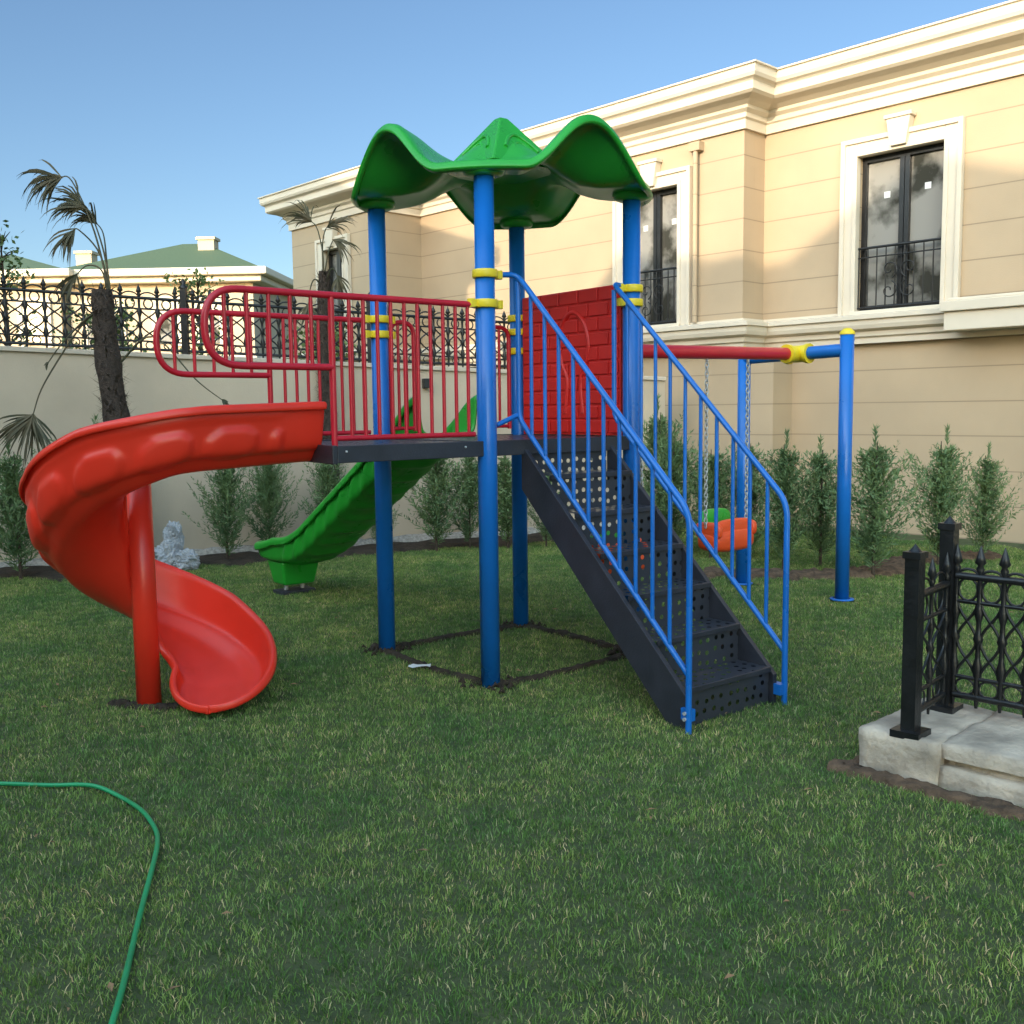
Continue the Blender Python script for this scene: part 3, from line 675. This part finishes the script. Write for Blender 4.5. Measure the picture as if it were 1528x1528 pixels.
# ------------------------------------------------------------------ distant villas
def hip_house(name,cx,cy,wx,wy,h,rh,rot=0,chim=(),wins=()):
    e=new_empty(name,(cx,cy,0)); cr,srn=math.cos(rot),math.sin(rot)
    def Q(x,y,z): return (cx+x*cr-y*srn,cy+x*srn+y*cr,z)
    mb=MB(); mb.box((-wx/2,-wy/2,0),(wx/2,wy/2,h),Q); pars(mb.build('walls',M['farwall']),e)
    mb=MB(); mb.box((-wx/2-.5,-wy/2-.5,h+.01),(wx/2+.5,wy/2+.5,h+.25),Q); mb.box((-wx/2-.8,-wy/2-.8,h+.251),(wx/2+.8,wy/2+.8,h+.55),Q)
    mb.box((-wx/2-.1,-wy/2-.1,h-3.2),(wx/2+.1,wy/2+.1,h-2.9),Q); pars(mb.build('cornice',M['trim'],bevel=.05),e)
    mb=MB(); a,b=wx/2+.5,wy/2+.5; rl=max(0.5,a-b)
    mb.add([Q(-a,-b,h+.552),Q(a,-b,h+.552),Q(a,b,h+.552),Q(-a,b,h+.552),Q(-rl,0,h+.55+rh),Q(rl,0,h+.55+rh)],[(0,1,5,4),(1,2,5),(2,3,4,5),(3,0,4),(0,3,2,1)]); pars(mb.build('roof',M['roofg']),e)
    mb=MB()
    for x,y in chim: mb.box((x-.35,y-.3,h+.5),(x+.35,y+.3,h+rh+.5),Q); mb.box((x-.42,y-.37,h+rh+.501),(x+.42,y+.37,h+rh+.62),Q)
    if chim: pars(mb.build('chimneys',M['farwall']),e)
    mb=MB(); mb2=MB()
    for x,z,ww,wh in wins:
        mb.box((x-ww/2,-wy/2-.06,z),(x+ww/2,-wy/2-.03,z+wh),Q)
        mb2.box((x-ww/2-.2,-wy/2-.10,z-.1),(x-ww/2,-wy/2-.001,z+wh+.2),Q); mb2.box((x+ww/2,-wy/2-.10,z-.1),(x+ww/2+.2,-wy/2-.001,z+wh+.2),Q); mb2.box((x-ww/2,-wy/2-.1,z+wh),(x+ww/2,-wy/2-.001,z+wh+.2),Q)
    pars(mb.build('windows',M['glass']),e); pars(mb2.build('window_trim',M['trim']),e)
hip_house('distant_villa',-22.5,46,9,8,6.9,1.3,-.05,[(3.8,0)],[(-3,4.5,1,1.7),(-1,4.5,.8,1.7),(1.2,4.5,.8,1.7),(3.4,4.5,1,1.7)])
hip_house('distant_villa',-14.0,46,7.6,8,6.9,1.7,-.05,[(1.0,-1)],[(-2.4,4.4,1.4,1.7),(.2,4.5,.8,1.7),(2.0,4.5,.8,1.7)])
hip_house('distant_villa',-34,58,14,10,7.6,1.6,0,[(3,0)],[(-4,5,1,1.7),(0,5,1,1.7),(4,5,1,1.7)])
sv=new_empty('side_villa',(-12,13,0)); mb=MB(); mb.box((-16,7,0),(-8.75,15.6,7.6)); pars(mb.build('walls',M['side']),sv)
mb=MB(); mb.box((-16.3,6.7,7.61),(-8.35,15.85,7.8)); mb.box((-16.5,6.5,7.801),(-8.0,16.1,8.1)); pars(mb.build('cornice',M['trim'],bevel=.03),sv)
nh=new_empty('neighbour_house',(-8,-12,0)); sdir=np.array([sx,sy])/math.hypot(sx,sy); pd=np.array([-sdir[1],sdir[0]])
pf=[(-34,0),(-34,9.3),(-10.5,9.3),(-8.2,9.6),(-7.2,10.5),(-5.6,10.1),(-4.6,10.1),(-2.8,11.1),(-1.6,10.6),(9,10.6),(9,0)]
def NQ(p_,d,z): q=pd*p_+sdir*d; return (q[0],q[1],z)
mb=MB(); mb.poly_prism([NQ(a,12,z) for a,z in pf],[NQ(a,22,z) for a,z in pf]); pars(mb.build('walls_and_gables',M['farwall']),nh)
mb=MB()
for a in range(-30,8,4):
    for z in (1,4.4): mb.box((a-.6,11.93,z),(a+.6,11.97,z+1.8),NQ)
pars(mb.build('windows',M['glass']),nh)
# ------------------------------------------------------------------ planting bed
soil_strip('soil_bed',[W(-.6,.45,0)[:2],W(0,.5,0)[:2],W(.5,.5,0)[:2],W(1.1,.5,0)[:2]],.45,.05,M['soil'],31)
soil_strip('gravel_strip',[W(-.3,.12,0)[:2],W(.5,.12,0)[:2],W(1.1,.12,0)[:2]],.14,.10,M['pebble'],33)
soil_strip('soil_bed',[(1.9,9.95),(2.8,9.75),(3.6,9.9),(4.3,10.7),(5.2,10.9)],.22,.06,M['mulch'],35)
fol=mat('cypress_foliage',(.065,.130,.048),.65,0,4,col2=(.18,.26,.10))
fol2=mat('leaf_foliage',(.08,.14,.03),.6,0,5,col2=(.16,.22,.07))
def cypress_mesh(k,Ht=1.35,n_br=170):
    rng=random.Random(k); vs=[];fs=[]
    def sprig(o,d,L_,w_):
        d=d.normalized(); s_=d.cross(V((rng.uniform(-1,1),rng.uniform(-1,1),rng.uniform(-1,1)))).normalized()*w_
        i=len(vs); vs.extend([o-s_*.3,o+d*L_*.5-s_,o+d*L_,o+d*L_*.5+s_]); fs.append((i,i+1,i+2,i+3))
    lean=V((rng.uniform(-.04,.04),rng.uniform(-.04,.04),0))
    for b in range(n_br):
        t=rng.random()**.9; z=Ht*(.05+.86*t); R_=.42*(1-t)**.8*min(1,(t+.15)/.25)*rng.uniform(.4,1.35)+.02
        a=rng.uniform(0,6.283); up=rng.uniform(.6,1.6)
        o=V((0,0,z*.90))+lean*z; d=V((math.cos(a),math.sin(a),up)).normalized(); L_=R_*math.sqrt(1+up*up)
        n_=int(9+L_*75)
        for q in range(n_):
            u=(q+rng.random())/n_; bend=V((0,0,.10*u*u*L_)); c=o+d*L_*u+bend
            sd_=V((rng.gauss(0,1),rng.gauss(0,1),rng.gauss(.3,.7))).normalized()
            sprig(c,(d*.9+sd_*.9),rng.uniform(.04,.095)*(1.15-.5*u),rng.uniform(.003,.0085))
    for q in range(50): u=q/50; sprig(V((0,0,Ht*(.85+.13*u)))+lean*Ht,V((rng.gauss(0,.35),rng.gauss(0,.35),1)),.06,.005)
    mb=MB(); mb.add(vs,fs); return mb
cyp=[]
for k in range(4):
    o=cypress_mesh(100+k).build('tmp',fol,recalc=False); cyp.append(o.data); bpy.data.objects.remove(o)
tk=MB(); tk.tube([(0,0,-.03),(0.005,0,.5),(0,.01,1.2)],[.016,.012,.004],7); o=tk.build('tmp',M['bark']); tkm=o.data; bpy.data.objects.remove(o)
def cypress(x,y,h,k):
    e=new_empty('cypress_tree',(x,y,0)); e.rotation_euler=(0,0,k*1.7); e.scale=(h/1.35*random.uniform(.85,1.2),h/1.35*random.uniform(.85,1.2),h/1.35)
    for nm,me in (('foliage',cyp[k%4]),('trunk',tkm)):
        q=bpy.data.objects.new(nm,me); sc.collection.objects.link(q); q.parent=e
def at_px(x,yb,yt=None):
    y0=612+.0118*(764-x); Y=2493/(yb-y0); return ((x-764)/1512*Y,Y)
for k,(x,yb,yt) in enumerate([(22,868,650),(140,850,620),(335,842,660),(400,832,655),(492,828,665),(565,826,720),(650,824,655),(700,820,655),(757,820,660),(815,818,690),(1005,830,630),(1062,835,650),(1172,852,640),(1228,846,650),(1308,864,635),(1406,846,635),(1472,838,660),(1120,835,640),(985,822,590)]):
    X,Y=at_px(x,yb); h=(yb-yt)*Y/1512; cypress(X,Y,h,k)
# ------------------------------------------------------------------ palms
def palm(name,x,y,h,r,fronds,seed,lean=(0,0)):
    rng=random.Random(seed); e=new_empty(name,(x,y,0)); mb=MB()
    def C(z): return V((x+lean[0]*z/h+.03*math.sin(z*2),y+lean[1]*z/h,z))
    zs=np.linspace(-.05,h,26); mb.tube([C(z) for z in zs],[r*(1.25-.45*z/h+.10*rng.uniform(-1,1)) for z in zs],14)
    pars(mb.build('trunk',M['palmf']),e)
    vs=[];fs=[]
    for q in range(1300):
        z=rng.uniform(0.05,h); a=rng.uniform(0,6.283); d=V((math.cos(a),math.sin(a),0)); rr=r*(1.2-.45*z/h); o=C(z)+d*rr*.9; tip=o+d*rng.uniform(.02,.11)+V((rng.uniform(-.04,.04),rng.uniform(-.04,.04),rng.uniform(-.10,.11)))
        s_=d.cross(V((0,0,1)))*rng.uniform(.003,.012); i=len(vs); vs+= [o-s_,o+s_,tip]; fs.append((i,i+1,i+2))
    mb=MB(); mb.add(vs,fs); pars(mb.build('trunk_fibres',M['palmf'],recalc=False),e)
    mb=MB(); 
    for (pts_,size,nl,droop,spread) in fronds:
        P=[V((x+a,y+b,z)) for a,b,z in pts_]; cc=catmull([tuple(q) for q in P],6); mb.tube(cc,[.011-.007*i/len(cc) for i in range(len(cc))],6)
        end=V(cc[-1]); d=(V(cc[-1])-V(cc[-3])).normalized(); sd_=d.cross(V((rng.uniform(-.3,.3),-1,.2))).normalized(); nl=int(nl*1.8)
        for k in range(nl):
            t=(k/(nl-1)*2-1)*spread; dd=(d*math.cos(t)+sd_*math.sin(t)+V((rng.gauss(0,.14),rng.gauss(0,.2),rng.gauss(0,.14)))).normalized()
            L_=size*rng.uniform(.45,1.15); n_=6; wv=dd.cross(V((rng.gauss(0,.5),1,rng.gauss(0,.4)))); wv=wv.normalized() if wv.length>.01 else V((1,0,0)); row=[]
            pos=end-d*rng.uniform(0,.05); dv=dd.copy(); dr=droop*rng.uniform(.5,1.6)
            for j in range(n_+1):
                u=j/n_; w_=.0085*math.sin(math.pi*min(1,.12+u*.88))+.001; row.append((pos-wv*w_,pos+wv*w_)); dv=(dv+V((rng.gauss(0,.07),rng.gauss(0,.07),-dr*(.05+u*u)))).normalized(); pos=pos+dv*L_/n_
            vs=[q for pr in row for q in pr]; mb.add(vs,[(2*j,2*j+1,2*j+3,2*j+2) for j in range(n_)])
    pars(mb.build('fronds',M['frond'],recalc=False),e)
px_=9.4; X0=(192-764)/1512*px_
palm('palm_tree',X0,px_,2.78,.12,[
 ([(-.08,0,2.7),(-.12,0,3.1),(-.22,0,3.45),(-.30,0,3.52)],.42,24,.95,.6),
 ([(-.08,0,2.7),(-.2,0,3.3),(-.38,0,3.75),(-.50,0,3.78)],.42,26,1.0,.6),
 ([(-.08,0,2.7),(-.16,0,3.1),(-.3,-.1,3.3),(-.36,-.1,3.28)],.34,16,.9,.6),
 ([(-.08,0,2.7),(-.10,0,3.0),(-.16,.1,3.3),(-.24,.1,3.42)],.32,14,1.2,.5),
 ([(-.08,0,2.6),(-.3,-.05,2.5),(-.68,-.1,1.95),(-.82,-.1,1.62)],.50,30,.25,1.1),
 ([(-.05,0,2.6),(-.25,-.05,2.55),(-.5,-.1,2.3),(-.66,-.1,2.1)],.05,3,.25,.5),
 ([(-.05,0,2.1),(.3,-.05,2.35),(.7,-.1,1.95),(.95,-.1,1.75)],.10,4,.3,.5),
 ([(-.1,0,2.7),(-.15,.0,2.95),(-.28,0,3.0),(-.4,0,2.9)],.3,10,.5,.6),
],5,lean=(-.14,0))
py_=12.2; X1=(492-764)/1512*py_
palm('palm_tree',X1,py_,3.3,.085,[
 ([(0,0,3.2),(.0,0,3.5),(-.06,0,3.8),(-.15,0,3.9)],.4,12,.9,.6),
 ([(0,0,3.2),(.06,0,3.5),(.12,0,3.65),(.16,0,3.65)],.36,12,.9,.6),
 ([(0,0,3.2),(-.02,.1,3.6),(.02,.1,3.8),(.08,.1,3.85)],.36,10,.9,.6),
 ([(0,0,3.1),(-.08,-.1,3.2),(-.14,-.1,3.1),(-.16,-.1,2.9)],.4,12,.3,.8),
 ([(0,0,3.1),(.1,-.1,3.3),(.15,-.1,3.3),(.19,-.1,3.2)],.35,10,.6,.8),
],9)
def sapling(x,y,h,R_,seed,n=900,z0=0):
    rng=random.Random(seed); e=new_empty('deciduous_tree',(x,y,0)); mb=MB(); mb.tube([(x,y,0),(x+.05,y,h*.5),(x,y,h)],[.06,.04,.01],7); tips=[]
    for k in range(26):
        z=h*rng.uniform(.5,.97); a=rng.uniform(0,6.28); L_=R_*rng.uniform(.5,1)*(1.2-z/h*.6); t=V((x+math.cos(a)*L_,y+math.sin(a)*L_,z+L_*.7)); mb.tube([(x,y,z),((x+t.x)/2,(y+t.y)/2,(z+t.z)/2+.03),t],[.016,.010,.004],5); tips.append((V((x,y,z)),t))
    pars(mb.build('branches',M['bark']),e); vs=[];fs=[]
    for k in range(n):
        a,b_=rng.choice(tips); q=a.lerp(b_,rng.uniform(.3,1.1))+V((rng.gauss(0,.09),rng.gauss(0,.09),rng.gauss(0,.09))); u=V((rng.gauss(0,1),rng.gauss(0,1),rng.gauss(0,1))).normalized()*.05; w_=u.cross(V((rng.gauss(0,1),rng.gauss(0,1),rng.gauss(0,1)))).normalized()*.028
        i=len(vs); vs+=[q-u,q+w_,q+u,q-w_]; fs.append((i,i+1,i+2,i+3))
    mb=MB(); mb.add(vs,fs); pars(mb.build('leaves',fol2,recalc=False),e)
sapling(-8.0,16.3,4.5,.6,3,330); sapling(-5.9,19.5,4.2,.7,4,600); sapling(-6.6,17,3.2,.8,5,800); sapling(-3.2,17,3.2,.8,6,900); sapling(-8.4,21,3.6,1.1,8,1000)
def sack(x,y,z,rx,ry,rz,seed,e):
    bm=bmesh.new(); bmesh.ops.create_icosphere(bm,subdivisions=5,radius=1)
    for v in bm.verts:
        q=v.co.copy(); d=1+.28*mnoise.noise(q*1.7+V((seed,0,0)))+.3*abs(mnoise.noise(q*4+V((0,seed,0))))+.12*abs(mnoise.noise(q*11))
        v.co=V((q.x*rx*d,q.y*ry*d,q.z*rz*d))+V((x,y,z))
    me=bpy.data.meshes.new('sack'); bm.to_mesh(me); bm.free(); me.materials.append(M['white']); o=bpy.data.objects.new('sack',me); sc.collection.objects.link(o); pars(o,e)
e=new_empty('plastic_sacks',(-3.55,10.7,0))
for k,(x,y,z,a,b_,c) in enumerate([(-3.66,10.7,.13,.13,.12,.16),(-3.47,10.65,.09,.13,.11,.11),(-3.62,10.75,.33,.10,.09,.15)]): sack(x,y,z,a,b_,c,k*3.1,e)
hp=[(-3.4,4.22),(-2.75,4.30),(-2.285,4.351),(-1.954,4.34),(-1.716,4.224),(-1.482,3.948),(-1.359,3.695),(-1.216,3.096),(-1.095,2.603),(-1.02,2.1),(-1.05,1.6)]
mb=MB(); mb.tube([(q[0],q[1],.022+.006*math.sin(i*.35)) for i,q in enumerate(catmull([(a,b_,0) for a,b_ in hp],12))],.0095,10); mb.build('garden_hose',M['hose'])
mb=MB(); X,Y=-.60,6.30
vs=[(X+.14*i/5-.07+.02*mnoise.noise(V((i,j,3))),Y+.06*j/3,.035+.02*mnoise.noise(V((i*1.3,j*1.1,0)))) for i in range(6) for j in range(4)]
mb.add(vs,[(i*4+j,i*4+j+1,(i+1)*4+j+1,(i+1)*4+j) for i in range(5) for j in range(3)],True); mb.build('paper_scrap',M['litter'])
mb=MB(); rng=random.Random(77)
for k in range(70):
    Y=rng.uniform(2.6,9.5); X=rng.uniform(-.5,.5)*Y; a=rng.uniform(0,6.28); L_=rng.uniform(.010,.028); w_=L_*.35; z=.02+rng.random()*.006
    ca,sa=math.cos(a),math.sin(a); mb.add([(X-ca*L_,Y-sa*L_,z),(X+sa*w_,Y-ca*w_,z+.008),(X+ca*L_,Y+sa*L_,z+.002),(X-sa*w_,Y+ca*w_,z+.004)],[(0,1,2,3)])
mb.build('dry_leaves',mat('dry_leaf',(.28,.16,.08),.9,.4,20),recalc=False)
